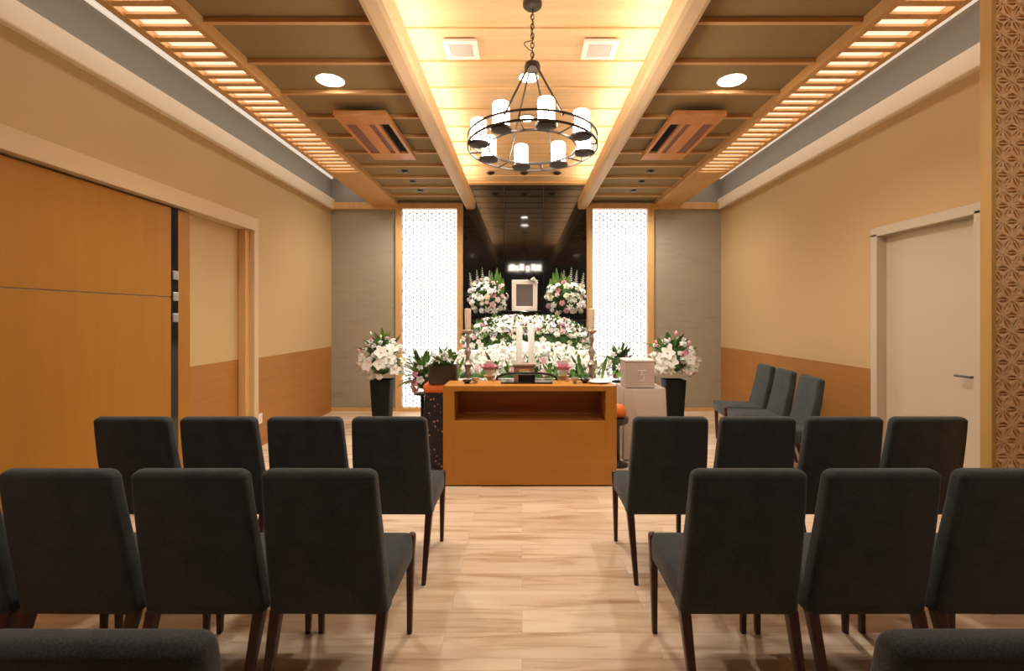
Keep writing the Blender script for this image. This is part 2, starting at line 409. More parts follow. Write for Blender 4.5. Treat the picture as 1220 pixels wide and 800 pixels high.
# ---- kumiko partition at right foreground (asanoha lattice over brown panel)
SX = 2.205; SY = 2.30
def asanoha(bm, x0, x1, z0, z1, a, w, yf, yb, node=0, edge=None, hub=0):
    """hemp-leaf pattern clipped to a rectangle (in the xz plane): triangle edges, spokes to each triangle's middle, small bosses there"""
    h = a*math.sqrt(3)/2; edge = edge or w
    segs = []; nodes = []
    ni = int((z1-z0)/h)+3; nj = int((x1-x0)/a)+4
    P = lambda i, j: (x0+(j+(.5 if i % 2 else 0))*a, z0+i*h)
    for i in range(-1, ni):
        for j in range(-2, nj):
            A = P(i,j); B = P(i,j+1)
            C1 = P(i+1, j if i % 2 == 0 else j+1); D1 = P(i+1, j-1 if i % 2 == 0 else j)
            for T in ((A,B,C1), (A,C1,D1)):
                g = (sum(p[0] for p in T)/3, sum(p[1] for p in T)/3); nodes.append(g)
                for p in T: segs.append((p, g, w))
            segs += [(A,B,edge),(A,C1,edge),(A,D1,edge)]
    for p, q, ww in segs:
        (xa,za),(xb,zb) = p, q; t0, t1 = 0, 1; dx, dz = xb-xa, zb-za; ok = True
        for pp, qq in ((-dx, xa-x0), (dx, x1-xa), (-dz, za-z0), (dz, z1-za)):
            if abs(pp) < 1e-9:
                if qq < 0: ok = False
            else:
                r = qq/pp
                if pp < 0: t0 = max(t0, r)
                else: t1 = min(t1, r)
        if not ok or t1-t0 < .02: continue
        a_ = Vector((xa+dx*t0, 0, za+dz*t0)); b_ = Vector((xa+dx*t1, 0, za+dz*t1))
        d = (b_-a_).normalized(); nrm = Vector((-d.z, 0, d.x))*ww/2
        f = [a_+nrm, b_+nrm, b_-nrm, a_-nrm]
        va = [bm.verts.new((p.x, yf, p.z)) for p in f]; vb = [bm.verts.new((p.x, yb, p.z)) for p in f]
        bridge(bm, va, vb); bm.faces.new(va)
    pts = [(g, node) for g in nodes] if node else []
    if hub: pts += [(P(i,j), hub) for i in range(ni) for j in range(-1, nj)]
    if pts:
        for (gx, gz), node in pts:
            if x0+node < gx < x1-node and z0+node < gz < z1-node:
                va = [bm.verts.new((gx+node*.6*math.cos(k*PI/3), yf-.003, gz+node*.6*math.sin(k*PI/3))) for k in range(6)]
                vb = [bm.verts.new((gx+node*math.cos(k*PI/3), yb, gz+node*math.sin(k*PI/3))) for k in range(6)]
                bridge(bm, va, vb); bm.faces.new(va)
t = thing('lattice_partition', 'tall wooden partition with carved hemp leaf lattice at the right edge of the room', 'partition', (SX, SY, 0))
bm = NB(); box(bm, 0, .022, -.03, .03, 0, Z3-.01, .003); obj('post', bm, M['ochre'], t)
bm = NB(); box(bm, .022, XR-SX-.001, -.005, .03, 0, Z3-.01); obj('backing_panel', bm, noise_mat('partition backing', (.76,.43,.18), (.80,.46,.20), nscale=5, rough=.6), t)
bm = NB(); asanoha(bm, .024, XR-SX-.01, .0, Z3-.02, .0855, .011, -.016, -.005, node=.018, edge=.005, hub=.017); obj('kumiko_lattice', bm, noise_mat('kumiko cedar', (.90,.58,.30), (.94,.62,.34), nscale=5, rough=.6), t)
# petal infill blocks raise the pattern like carved relief
# ================================================================== BACKLIT LATTICE PANELS
for s, x0, x1, nm in ((0, FLL, FLR, 'left'), (1, FRL, FRR, 'right')):
    t = thing('backlit_lattice_panel', 'tall glowing white lattice panel in a wood frame %s of the black wall' % nm, 'light panel', ((x0+x1)/2, BACK, 0), 0)
    hw = (x1-x0)/2
    bm = NB()
    ix = hw-.09; z0, z1 = .055, 3.01
    box(bm, -hw, -ix, -.05, .1, 0, 3.09, .003); box(bm, ix, hw, -.05, .1, 0, 3.09, .003)
    box(bm, -ix, ix, -.05, .1, z1, 3.09, .003); box(bm, -ix, ix, -.05, .1, 0, z0, .003)
    obj('frame', bm, M['trimwood'], t)
    bm = NB(); box(bm, -ix, ix, .05, .06, z0, z1); obj('glowing_pane', bm, M['panel'], t)
    bm = NB(); asanoha(bm, -ix, ix, z0, z1, .111, .0022, -.012, .0, node=.0125); obj('kumiko_lattice', bm, M['kumiko'], t)

# ================================================================== CEILING FIXTURES
def downlight(x, y, z, r, name, label, lit, power=0, aim=None, spot=1.8, col=NEUT, group=None):
    t = thing(name, label, 'ceiling light', (x, y, z), 0, group)
    bm = NB(); lathe(bm, [(r*.86, -.001), (r*1.05, -.003), (r*1.05, .0), (r*.86, .0)] , (0,0,0), 28)
    if lit:
        obj('rim', bm, M['whitetrim'], t, smooth=True)
        bm = NB(); lathe(bm, [(r*.9, -.006), (r*.9, -.004)], (0,0,0), 28); obj('diffuser', bm, M['disc'], t)
        if power: lamp('SPOT', (0,0,-.02), (0,0,0), power, col, t, spot_size=spot, spot_blend=.7, shadow_soft_size=r*.8)
    else:
        obj('rim', bm, M['darksteel'], t, smooth=True)
        bm = NB(); lathe(bm, [(r*.9, -.004), (r*.9, -.002)], (0,0,0), 28); obj('recess', bm, M['dark'], t)
        rot = (0,0,0)
        if aim:
            d = Vector(aim)-Vector((x,y,z)); rot = d.to_track_quat('-Z', 'Y').to_euler()
        bm = NB(); lathe(bm, [(r*.45, -.0), (r*.5, -.02), (r*.3, -.022)], (0,0,0), 16)
        h = obj('lamp_head', bm, M['darksteel'], t, smooth=True); h.rotation_euler = rot
        if power: lamp('SPOT', Vector((0,0,-.03)), rot, power, col, t, spot_size=spot, spot_blend=1, shadow_soft_size=.03)
    return t
for s, nm in ((-1, 'left'), (1, 'right')):
    downlight(CX+s*1.465, 3.53, Z1, .098, 'downlight', 'bright round downlight in the %s coffered ceiling before the wood vent' % nm, True, P_DOWN, spot=2.5)
    downlight(CX+s*1.465, .86, Z1, .098, 'downlight', 'added unseen round fill light in the %s coffered ceiling above the rear seats' % nm, True, P_REAR_FILL, spot=2.9)  # out-of-view fill lamps, added to brighten the walls near the camera
    for yy, w_ in ((5.72, 'nearest'), (6.15, 'middle'), (6.60, 'farthest')):
        downlight(CX+s*1.455, yy, Z1, .05, 'spotlight', '%s small dark adjustable spotlight in the %s coffered ceiling' % (w_, nm), False, P_SPOT*.7, aim=(CX+s*.6, 6.3, 1.0) if yy < 6 else (CX+s*2.0, 6.5, .0), spot=1.5 if yy < 6 else 2.7)
downlight(CX-.01, 3.98, Z2-.017, .082, 'downlight', 'bright downlight in the raised ceiling just behind the chandelier hub', True, P_DOWN*.9, spot=2.4)
downlight(CX-.02, 4.80, Z2-.017, .075, 'downlight', 'bright downlight in the raised ceiling behind the chandelier ring', True, P_DOWN*.9, spot=2.4)
downlight(CX-.01, 5.9, Z2-.017, .07, 'downlight', 'small downlight in the raised ceiling nearest the altar', True, P_DOWN*.5, spot=2.4) if False else None
for x, w_ in ((-.43, 'left'), (.03, 'middle'), (.48, 'right')):
    downlight(x, 6.62, Z2-.017, .055, 'spotlight', '%s of three small dark spotlights in the raised ceiling before the black wall' % w_, False, P_SPOT, aim=(CX+(x-.03)*1.3, 6.25, 1.2), spot=1.1)

# white square supply vents
for x, w_ in ((-.444, 'left'), (.566, 'right')):
    t = thing('ceiling_vent', 'square white ceiling vent %s of the chandelier chain' % w_, 'vent', (x, 3.555, Z2-.012))
    bm = NB(); 
    for (a,b,c,d_) in ((-.125,.125,-.125,-.085),(-.125,.125,.085,.125),(-.125,-.085,-.085,.085),(.085,.125,-.085,.085)): box(bm, a,b,c,d_, -.02, 0, .003)
    obj('frame', bm, M['whitetrim'], t)
    bm = NB(); yy = -.08
    while yy < .085: box(bm, -.085, .085, yy-.0035, yy+.0035, -.016, -.006); yy += .012
    box(bm, -.085, .085, -.085, .085, -.004, 0)
    obj('grille', bm, M['ventgrey'], t)
# wood cassette air conditioners
for s, w_ in ((-1, 'left'), (1, 'right')):
    t = thing('air_conditioner', 'wood-look air conditioner cassette in the %s coffered ceiling' % w_, 'air conditioner', (CX+s*1.38, 4.47, 3.045))
    bm = NB(); L = .56; HW = .215
    box(bm, -HW, HW, -L, -L+.19, -.012, .03, .003); box(bm, -HW, HW, L-.21, L, -.012, .03, .003)
    xs = [-HW, -HW+.03, -HW+.12, -HW+.225, -HW+.275, -HW+.315, -HW+.40, HW]
    for i in (0, 2, 4, 6): box(bm, -s*xs[i]*-1*-1 if s > 0 else xs[i], -s*xs[i+1]*-1*-1 if s > 0 else xs[i+1], -L+.19, L-.21, -.012, .03, .002)
    obj('casing', bm, M['acwood'], t)
    f = (lambda v: v) if s < 0 else (lambda v: -v)
    bm = NB(); box(bm, f(xs[1]), f(xs[2]), -L+.19, L-.21, -.002, .02); obj('intake_grille', bm, M['acstrip'], t)
    bm = NB(); box(bm, f(xs[3]), f(xs[4]), -L+.19, L-.21, .0, .02); obj('intake_strip', bm, M['acstrip'], t)
    bm = NB(); box(bm, f(xs[5]), f(xs[6]), -L+.19, L-.21, .02, .03); 
    yy = -L+.21
    while yy < L-.22: box(bm, f(xs[5]+.01), f(xs[6]-.01), yy, yy+.006, .0, .02); yy += .035
    obj('air_slot', bm, M['dark'], t)

# ---- chandelier
t = thing('chandelier', 'round dark iron chandelier with eight glowing candle lights hanging on a chain', 'chandelier', (CX, 3.05, Z2))
bm = NB(); lathe(bm, [(.055,0),(.06,-.008),(.06,-.028),(.045,-.042),(.012,-.05)], (0,0,0), 28); obj('canopy', bm, M['iron'], t, smooth=True)
HUBZ = -.40
bm = NB(); z = -.05; k = 0
while z > HUBZ+.03:
    pts = []
    for i in range(12):
        a = 2*PI*i/12; u, v = .010*math.cos(a), .019*math.sin(a)
        pts.append((u if k % 2 else 0, 0 if k % 2 else u, z-.016+v))
    tube(bm, pts, .0032, 6, True); z -= .030; k += 1
obj('chain', bm, M['iron'], t, smooth=True)
bm = NB(); tube(bm, [(.008*math.cos(i*.9)+(-.045 if 16 <= i <= 20 else -.005)*math.sin(max(0,min(PI,(i-14)*PI/8))), .02*math.sin(i*.6), -.05-i*(.33/26)) for i in range(27)], .0028, 6); obj('cord', bm, M['iron'], t, smooth=True)
bm = NB(); lathe(bm, [(.012,.02),(.045,.01),(.05,-.005),(.05,-.03),(.03,-.04)], (0,0,HUBZ), 20); obj('hub', bm, M['iron'], t, smooth=True)
TILT = Matrix.Rotation(R(-2.4), 4, 'X'); RZ = 2.49-Z2
def tl(x, y, z): v = TILT @ Vector((x, y, z)); return (v.x, v.y, v.z+RZ)
bm = NB()
def flat_hoop(bm, rad, z, w, h, seg=72):
    rr = []
    for i in range(seg):
        a = 2*PI*i/seg; c, s_ = math.cos(a), math.sin(a)
        rr.append([tl(c*(rad+du), s_*(rad+du), z+dz) for du, dz in ((-w,-h),(w,-h),(w,h),(-w,h))])
    vs = [ring_verts(bm, r) for r in rr]
    for a, b in zip(vs, vs[1:]+vs[:1]): bridge(bm, a, b)
flat_hoop(bm, .405, .03, .004, .006); flat_hoop(bm, .405, -.026, .004, .006); flat_hoop(bm, .275, -.026, .004, .006)
for i in range(16):
    a = 2*PI*(i+.5)/16; c, s_ = math.cos(a), math.sin(a)
    tube(bm, [tl(c*.405, s_*.405, -.026), tl(c*.405, s_*.405, .03)], .004, 6)
    tube(bm, [tl(c*.275, s_*.275, -.026), tl(c*.405, s_*.405, -.026)], .0045, 6)
obj('ring', bm, M['iron'], t)
for a in (66, 114, 246, 294):
    bm = NB(); tube(bm, [(.042*math.cos(R(a)), .042*math.sin(R(a)), HUBZ-.01), tl(.40*math.cos(R(a)), .40*math.sin(R(a)), .02)], .0065, 8); obj('rod', bm, M['iron'], t, smooth=True)
for k in range(8):
    a = R(12+45*k); x, y = .34*math.cos(a), .34*math.sin(a); p = tl(x, y, -.03)
    bm = NB(); lathe(bm, [(.02,-.012),(.058,-.006),(.064,.004),(.064,.010),(.05,.012)], p, 24); obj('candle_plate', bm, M['iron'], t, smooth=True)
    bm = NB(); lathe(bm, [(.046,.012),(.048,.02),(.048,.142),(.042,.153),(.02,.155)], p, 24); c = obj('candle_light', bm, M['bulb'], t, smooth=True)

# ================================================================== CHAIRS
def make_chair():
    t = thing('chair', '', 'chair')
    # backrest
    bm = NB(); rings = []
    N = 12; zb, zt = .325, .874
    def sect(z, hx, y0, y1, rad):
        pts = rrect(0, (y0+y1)/2, hx, (y1-y0)/2, rad, z, 5); out = []
        for x, yy, zz in pts:
            bow = .014*(1-(x/hx)**2) if hx > .01 else 0
            out.append((x, yy-bow*(1 if yy < (y0+y1)/2 else .5), zz))
        return out
    def prof(u):     # u 0..1 bottom to top
        y0 = .095*(1-u)**1.25; th = .085-.025*u
        return y0, y0+th, .214-.018*u
    y0, y1, hx = prof(0)
    rings.append(sect(zb, hx-.012, y0+.012, y1-.012, .012)); rings.append(sect(zb+.004, hx-.004, y0+.004, y1-.004, .016))
    for i in range(N+1):
        u = i/N*.93+.015; y0, y1, hx = prof(u); rings.append(sect(zb+(zt-zb)*u, hx, y0, y1, .02))
    rr = .028; y0, y1, hx = prof(1)
    for k in range(1, 7):
        a = k/6*PI/2*.97; ins = rr*(1-math.cos(a)); rings.append(sect(zt-rr+rr*math.sin(a), hx-ins, y0+ins*.85, y1-ins*.85, .018))
    loft(bm, rings); obj('backrest', bm, M['fabric'], t, smooth=True)
    # seat
    bm = NB()
    def srect(z, ins, y0=.10, y1=.535): 
        return rrect(0, (y0+y1)/2, .212-ins, (y1-y0)/2-ins, .02, z, 4)
    rings = [srect(.33, .012), srect(.335, .002), srect(.36, .0), srect(.41, .0), srect(.428, .006), srect(.437, .02), srect(.442, .05)]
    loft(bm, rings); s_ = obj('seat', bm, M['fabric'], t, smooth=True)
    # legs
    for sx in (-1, 1):
        bm = NB(); loft(bm, [rrect(sx*.196, .500, .0105, .0125, .005, 0, 3), rrect(sx*.199, .508, .0165, .019, .006, .33, 3), rrect(sx*.201, .516, .017, .020, .006, .41, 3), rrect(sx*.202, .516, .016, .018, .008, .428, 3), rrect(sx*.202, .516, .010, .012, .008, .436, 3)])
        obj('leg', bm, M['leg'], t, smooth=True)
    for sx in (-1, 1):
        bm = NB(); loft(bm, [rrect(sx*.185, .005, .011, .012, .005, 0, 3), rrect(sx*.190, .055, .015, .017, .005, .17, 3), rrect(sx*.193, .115, .019, .022, .006, .34, 3)])
        obj('leg', bm, M['leg'], t, smooth=True)
    return t
chair0 = make_chair(); used = [False]
def place_chair(x, y, rz, label, group, jit=1):
    c = chair0 if not used[0] else copy_tree(chair0); used[0] = True
    c.location = (x, y, 0); c.rotation_euler = (0, 0, rz+R(random.uniform(-1.2,1.2))*jit)
    c['label'] = label; c['group'] = group
    return c
BASE = 'charcoal fabric chair, '
colsL = [(-.70, 'at the aisle'), (-1.145, 'second from the aisle'), (-1.60, 'third from the aisle'), (-2.055, 'farthest left')]
colsR = [(.783, 'at the aisle'), (1.243, 'second from the aisle'), (1.70, 'third from the aisle'), (2.145, 'farthest right near the door')]
for side, cols in (('left', colsL), ('right', colsR)):
    for i, (x, w_) in enumerate(cols):
        place_chair(x, 2.525, 0, BASE + w_ + ' in the front %s row facing the altar' % side, 'chairs in the front row', .6)
for side, cols in (('left', colsL), ('right', colsR[:3])):
    for i, (x, w_) in enumerate(cols):
        if side == 'right' and i == 2: w_ = 'last before the lattice partition'
        place_chair(x, 1.645, 0, BASE + w_ + ' in the middle %s row' % side, 'chairs in the middle row', .6)
place_chair(-.715, .775, 0, BASE + 'only its back top showing at the bottom left corner', 'chairs in the rear row', 0)
place_chair(.80, .775, 0, BASE + 'only its back top showing at the bottom right corner', 'chairs in the rear row', 0)
for x, y, w_ in ((2.72, 5.32, 'farthest from the white door'), (2.67, 4.83, 'middle of the three'), (2.59, 4.27, 'nearest the white door')):
    place_chair(x, y, R(82), BASE + w_ + ' standing against the right wall', 'chairs along the right wall', 1)

# ================================================================== OFFERING COUNTER
t = thing('incense_counter', 'wide orange wood counter with a long open niche standing before the flower altar', 'counter', (CX, 3.99, 0))
W2 = .717; H = .832; DP = .34
bm = NB(); box(bm, -W2, W2, 0, DP, H-.045, H, .003); obj('top', bm, M['counter'], t)
bm = NB(); box(bm, -W2, -W2+.092, 0, DP, 0.012, H-.045, .002); obj('side_panel', bm, M['counter'], t)
bm = NB(); box(bm, W2-.092, W2, 0, DP, 0.012, H-.045, .002); obj('side_panel', bm, M['counter'], t)
bm = NB(); box(bm, -W2+.092, W2-.092, 0, .02, .012, .541, .002); obj('front_panel', bm, M['counter'], t)
bm = NB(); box(bm, -W2+.092, W2-.092, .02, DP-.02, .515, .535, .001); box(bm, -W2+.092, W2-.092, DP-.02, DP, .012, H-.045, .001); obj('niche_lining', bm, M['counter_in'], t)
bm = NB(); box(bm, -W2+.01, W2-.01, .01, DP-.01, 0, .012); obj('plinth', bm, M['blackmat'], t)

# table behind the counter with brocade drape
TZ = .775
t = thing('offering_table', 'black draped table behind the orange counter carrying the candles and offerings', 'table', (CX, 4.62, 0))
bm = NB(); box(bm, -.645, .645, -.26, .26, TZ-.03, TZ, .004); obj('table_top', bm, M['lacquer'], t)
bm = NB()
ring = []
for z, e in ((TZ-.03, 0), (.45, .004), (.04, .012)):
    pr = rrect(0, 0, .635+e, .255+e, .02, z, 3)
    ring.append(pr)
loft(bm, ring); obj('drape', bm, M['brocade'], t)

# ---------------------------------------------------------------- flowers
def petal(bm, L, W, cup, base, rotz, tilt, droop=0, mi=0, n=3):
    """petal from base point, tilt = angle above horizontal, pointing along rotz"""
    rows = []
    for i in range(n+1):
        u = i/n; w_ = W*math.sin(PI*(.12+.80*u))**.8*(.5 if i == 0 else 1)
        a = tilt-droop*u; x = L*u*math.cos(a); z = L*u*math.sin(a)
        row = []
        for v in (-1, 0, 1):
            yy = v*w_/2; zz = z+cup*abs(v)*w_*.5
            row.append(Vector((x, yy, zz)))
        rows.append(row)
    M_ = Matrix.Rotation(rotz, 3, 'Z'); b = Vector(base)
    vs = [[bm.verts.new(M_ @ p + b) for p in r] for r in rows]
    for i in range(n):
        for j in range(2):
            f = bm.faces.new((vs[i][j], vs[i][j+1], vs[i+1][j+1], vs[i+1][j])); f.material_index = mi
def flower_mesh(kind, m):
    bm = NB(); rnd = random.Random(hash(kind) % 97 if False else len(kind)*7+3)
    if kind == 'rose':
        for lay, (n_, L, ti, c) in enumerate(((5,.9,R(15),.3),(5,.8,R(40),.4),(4,.65,R(62),.5),(3,.5,R(80),.6))):
            for k in range(n_): petal(bm, L, L*1.1, c, (0,0,.1*lay), 2*PI*k/n_+lay*.6, ti, .25, 0, 2)
        lathe(bm, [(.1,-.1),(.30,.1),(.34,.35),(.2,.55),(.05,.62)], (0,0,0), 8)
    elif kind == 'lily':
        for k in range(6): petal(bm, 1.25, .55, .35, (0,0,-.1), 2*PI*k/6, R(48), R(50), 0, 4)
        for k in range(5): tube(bm, [(0,0,0),(.22*math.cos(k*1.26),.22*math.sin(k*1.26),.55)], .03, 4, mi=1)
    elif kind == 'mum':
        lathe(bm, [(.2,-.2),(.55,0),(.6,.25),(.4,.5),(.1,.6)], (0,0,0), 8)
        for lay, (n_, L, ti) in enumerate(((12,.62,R(5)),(11,.58,R(28)),(9,.5,R(50)),(6,.42,R(72)))):
            for k in range(n_): petal(bm, L+.3, .30, .3, (0,0,.05*lay), 2*PI*k/n_+lay*.35, ti, .1, 0, 2)
    elif kind == 'orchid':
        for k in range(5): petal(bm, .95, .8, .15, (0,0,0), 2*PI*k/5+.3, R(18), R(10), 0, 3)
        lathe(bm, [(.08,0),(.16,.08),(.14,.22),(.04,.3)], (0,0,0), 6, mi=1)
    elif kind == 'bud':
        lathe(bm, [(.06,-.6),(.3,-.3),(.38,0),(.28,.4),(.05,.7)], (0,0,0), 8)
        for k in range(3): petal(bm, .8, .5, .5, (0,0,-.4), 2*PI*k/3, R(72), 0, 1, 2)
    elif kind == 'spike':
        for i in range(9):
            z = i*.55; sc = 1-.085*i
            for k in range(3):
                petal(bm, 1.0*sc, .9*sc, .4, (0,0,z), 2*PI*k/3+i*.9, R(35), .2, 0, 2)
        tube(bm, [(0,0,-2.5),(0,0,5)], .06, 5, mi=1)
    for f in bm.faces: f.smooth = True
    me = bpy.data.meshes.new(kind); bm.to_mesh(me); bm.free()
    for x in m: me.materials.append(x)
    return me
FM = {
 'white_rose': flower_mesh('rose', [M['petal']]), 'cream_rose': flower_mesh('rose', [M['petalc']]),
 'pink_rose': flower_mesh('rose', [M['pink']]), 'pale_pink_carnation': flower_mesh('rose', [M['palepink']]),
 'white_lily': flower_mesh('lily', [M['petal'], M['stem']]), 'white_chrysanthemum': flower_mesh('mum', [M['petal']]),
 'white_orchid': flower_mesh('orchid', [M['petal'], M['petalc']]), 'pink_lily_bud': flower_mesh('bud', [M['palepink'], M['leafl']]),
 'white_bud': flower_mesh('bud', [M['petalc'], M['leafl']]), 'white_snapdragon': flower_mesh('spike', [M['petal'], M['leaf']]),
 'pink_tulip': flower_mesh('bud', [M['pink'], M['leaf']]), 'lilac_blossom': flower_mesh('orchid', [M['lilac'], M['stem']]),
}
def quat_to(nrm, roll):
    return Vector(nrm).to_track_quat('Z', 'Y') @ Matrix.Rotation(roll, 3, 'Z').to_quaternion()
def put_flower(kind, parent, p, nrm, s, rnd, name=None):
    o = bpy.data.objects.new(name or kind, FM[kind]); COL.objects.link(o); o.parent = parent
    o.location = p; o.rotation_mode = 'QUATERNION'; o.rotation_quaternion = quat_to(nrm, rnd.uniform(0, 6.28)); o.scale = (s, s, s)
    return o
def leaf(bm, p0, d, L, W, mi=0, curl=.3):
    d = Vector(d).normalized(); side = d.cross(Vector((0,.3,1))).normalized(); up = side.cross(d).normalized()
    n = 4; prev = None
    for i in range(n+1):
        u = i/n; w_ = W*.5*math.sin(PI*min(1,(.08+.90*u)))**.7; c = Vector(p0)+d*L*u-up*curl*L*u*u*.5
        row = [bm.verts.new(c-side*w_+up*w_*.3), bm.verts.new(c), bm.verts.new(c+side*w_+up*w_*.3)]
        if prev:
            for j in range(2):
                f = bm.faces.new((prev[j], prev[j+1], row[j+1], row[j])); f.material_index = mi; f.smooth = True
        prev = row
def pick(rnd, mix):
    t_ = sum(w_ for _, w_ in mix); r = rnd.uniform(0, t_)
    for k, w_ in mix:
        r -= w_
        if r <= 0: return k
    return mix[-1][0]
def merge_flowers(bm, kind, p, nrm, s, rnd, base_idx):
    me = FM[kind]; q = quat_to(nrm, rnd.uniform(0,6.28)).to_matrix(); vs = [bm.verts.new(q @ (v.co*s) + Vector(p)) for v in me.vertices]
    for pl in me.polygons:
        try: f = bm.faces.new([vs[i] for i in pl.vertices]); f.material_index = base_idx+pl.material_index*0; f.smooth = True
        except ValueError: pass

def bouquet(t, c, rad, nfl, mix, size, seed, nleaf=60, leafL=.2, spikes=(), front_bias=True, green=(0,1), big=()):
    """flowers over an ellipsoid centred c with radii rad"""
    rnd = random.Random(seed); C = Vector(c)
    bm = NB()
    for i in range(nleaf):
        th = rnd.uniform(0, 2*PI); ph = rnd.uniform(-.5, 1.4)
        d = Vector((math.cos(ph)*math.cos(th), math.cos(ph)*math.sin(th), math.sin(ph)))
        p = C+Vector((d.x*rad[0], d.y*rad[1], d.z*rad[2]))*rnd.uniform(.25,.6)
        leaf(bm, p, d+Vector((0,0,.2)), leafL*rnd.uniform(.6,1.25), leafL*.28*rnd.uniform(.7,1.2), rnd.choice(green), rnd.uniform(-.1,.7))
    # inner green ball
    g = bmesh.ops.create_icosphere(bm, subdivisions=2, radius=1)
    for v in g['verts']:
        v.co = Vector((v.co.x*rad[0], v.co.y*rad[1], v.co.z*rad[2]))*rnd.uniform(.55,.75)+C
    obj('foliage', bm, [M['leaf'], M['leafl']], t)
    pts = []; tries = 0
    while len(pts) < nfl and tries < 6000:
        tries += 1
        z = rnd.uniform(-.75, .95); th = rnd.uniform(0, 2*PI)
        if front_bias and math.sin(th) > .35 and rnd.random() < .6: continue
        r_ = math.sqrt(1-z*z); d = Vector((r_*math.cos(th), r_*math.sin(th), z))
        p = C+Vector((d.x*rad[0], d.y*rad[1], d.z*rad[2]))*rnd.uniform(.82,1.05)
        s = size*rnd.uniform(.75,1.25)
        if any((p-q).length < (s+s2)*.72 for q, s2 in pts): continue
        pts.append((p, s)); put_flower(pick(rnd, mix), t, p, d+Vector((0,-.35,.25)), s, rnd)
    for (kind, x, y, z, s) in big: put_flower(kind, t, C+Vector((x,y,z)), Vector((x*1.2, y-.3, z*.8+.1)), s, rnd)
    for (kind, x, y, z, s) in spikes: put_flower(kind, t, C+Vector((x,y,z)), Vector((x*.6, y*.3, 1)), s, rnd)

# vases with standing bouquets
def vase(x, y, label):
    t = thing('vase', label, 'vase', (x, y, 0))
    bm = NB(); r = [rrect(0,0,.095,.095,.02,0,4), rrect(0,0,.10,.10,.02,.02,4), rrect(0,0,.128,.128,.02,.58,4), rrect(0,0,.130,.130,.02,.60,4), rrect(0,0,.115,.115,.02,.60,4), rrect(0,0,.10,.10,.02,.50,4)]
    loft(bm, r); obj('body', bm, M['blackmat'], t, smooth=True)
VY = 6.2
vase(-1.79, VY, 'tall tapered black vase standing before the left stone wall')
vase(1.94, VY, 'tall tapered black vase standing before the right stone wall')
t = thing('flower_arrangement', 'round white and pink flower arrangement in the left black vase', 'flowers', (-1.78, VY, .60))
bouquet(t, (0,0,.25), (.31,.26,.27), 50, [('white_rose',4),('white_chrysanthemum',4),('white_lily',1.5),('pale_pink_carnation',1.2),('white_bud',1),('lilac_blossom',.6)], .052, 11, 75, .22,
  spikes=[('pink_tulip',-.30,-.05,.13,.045),('pale_pink_carnation',-.12,-.1,.25,.04),('pale_pink_carnation',.08,-.1,.27,.045),('white_bud',-.16,0,.34,.04),('white_bud',.0,-.1,.30,.04)],
  big=[('white_orchid',.05,-.26,.12,.095),('white_orchid',.14,-.24,.04,.095),('white_orchid',.04,-.28,-.02,.09),('white_orchid',.17,-.18,.14,.08),('white_orchid',-.12,-.26,-.04,.085),('white_orchid',-.2,-.2,.0,.08),('white_orchid',.20,-.2,-.10,.08)])
t = thing('flower_arrangement', 'round white flower arrangement with pink tulips in the right black vase', 'flowers', (1.93, VY, .60))
bouquet(t, (0,0,.26), (.30,.26,.27), 46, [('white_rose',4),('white_chrysanthemum',4),('white_lily',1.5),('pink_rose',.8),('white_bud',1),('lilac_blossom',.6)], .052, 12, 75, .22,
  spikes=[('pink_tulip',-.24,-.1,.22,.05),('pink_tulip',.03,-.05,.33,.055),('pink_tulip',.18,-.1,.21,.055),('pink_lily_bud',-.07,-.1,.25,.05),('pink_tulip',.10,-.27,-.15,.045)],
  big=[('white_orchid',-.14,-.26,.10,.095),('white_orchid',-.10,-.27,.0,.095),('white_orchid',-.2,-.2,-.06,.09),('white_orchid',.14,-.24,.02,.09),('white_orchid',.2,-.2,-.08,.09),('white_orchid',.13,-.25,-.1,.08),('white_orchid',-.2,-.2,.03,.08)])

# ---- altar body (white cloth tiers)
t = thing('altar', 'white cloth covered base of the flower altar before the black wall', 'altar', (CX, 6.5, 0))
bm = NB(); box(bm, -.86, .86, -1.28, .62, .03, .70, .01); obj('body', bm, M['cloth'], t)
bm = NB(); box(bm, -.87, .87, -1.30, .62, .70, .72, .004); obj('top', bm, M['cloth'], t)
bm = NB(); box(bm, -.83, .83, -1.25, .60, 0, .03); obj('plinth', bm, M['blackmat'], t)
bm = NB(); box(bm, -.86, .86, -.47, .62, .72, .98, .01); tag(obj('altar_riser', bm, M['cloth'], loc=(CX, 6.5, 0)), 'middle step of the flower altar under the arched flower bank, covered in white cloth', 'altar step')
bm = NB(); box(bm, -.80, .80, .0, .62, .98, 1.36, .01); tag(obj('altar_riser', bm, M['lacquer'], loc=(CX, 6.5, 0)), 'black top step of the flower altar carrying the portrait and tall bouquets', 'altar step')

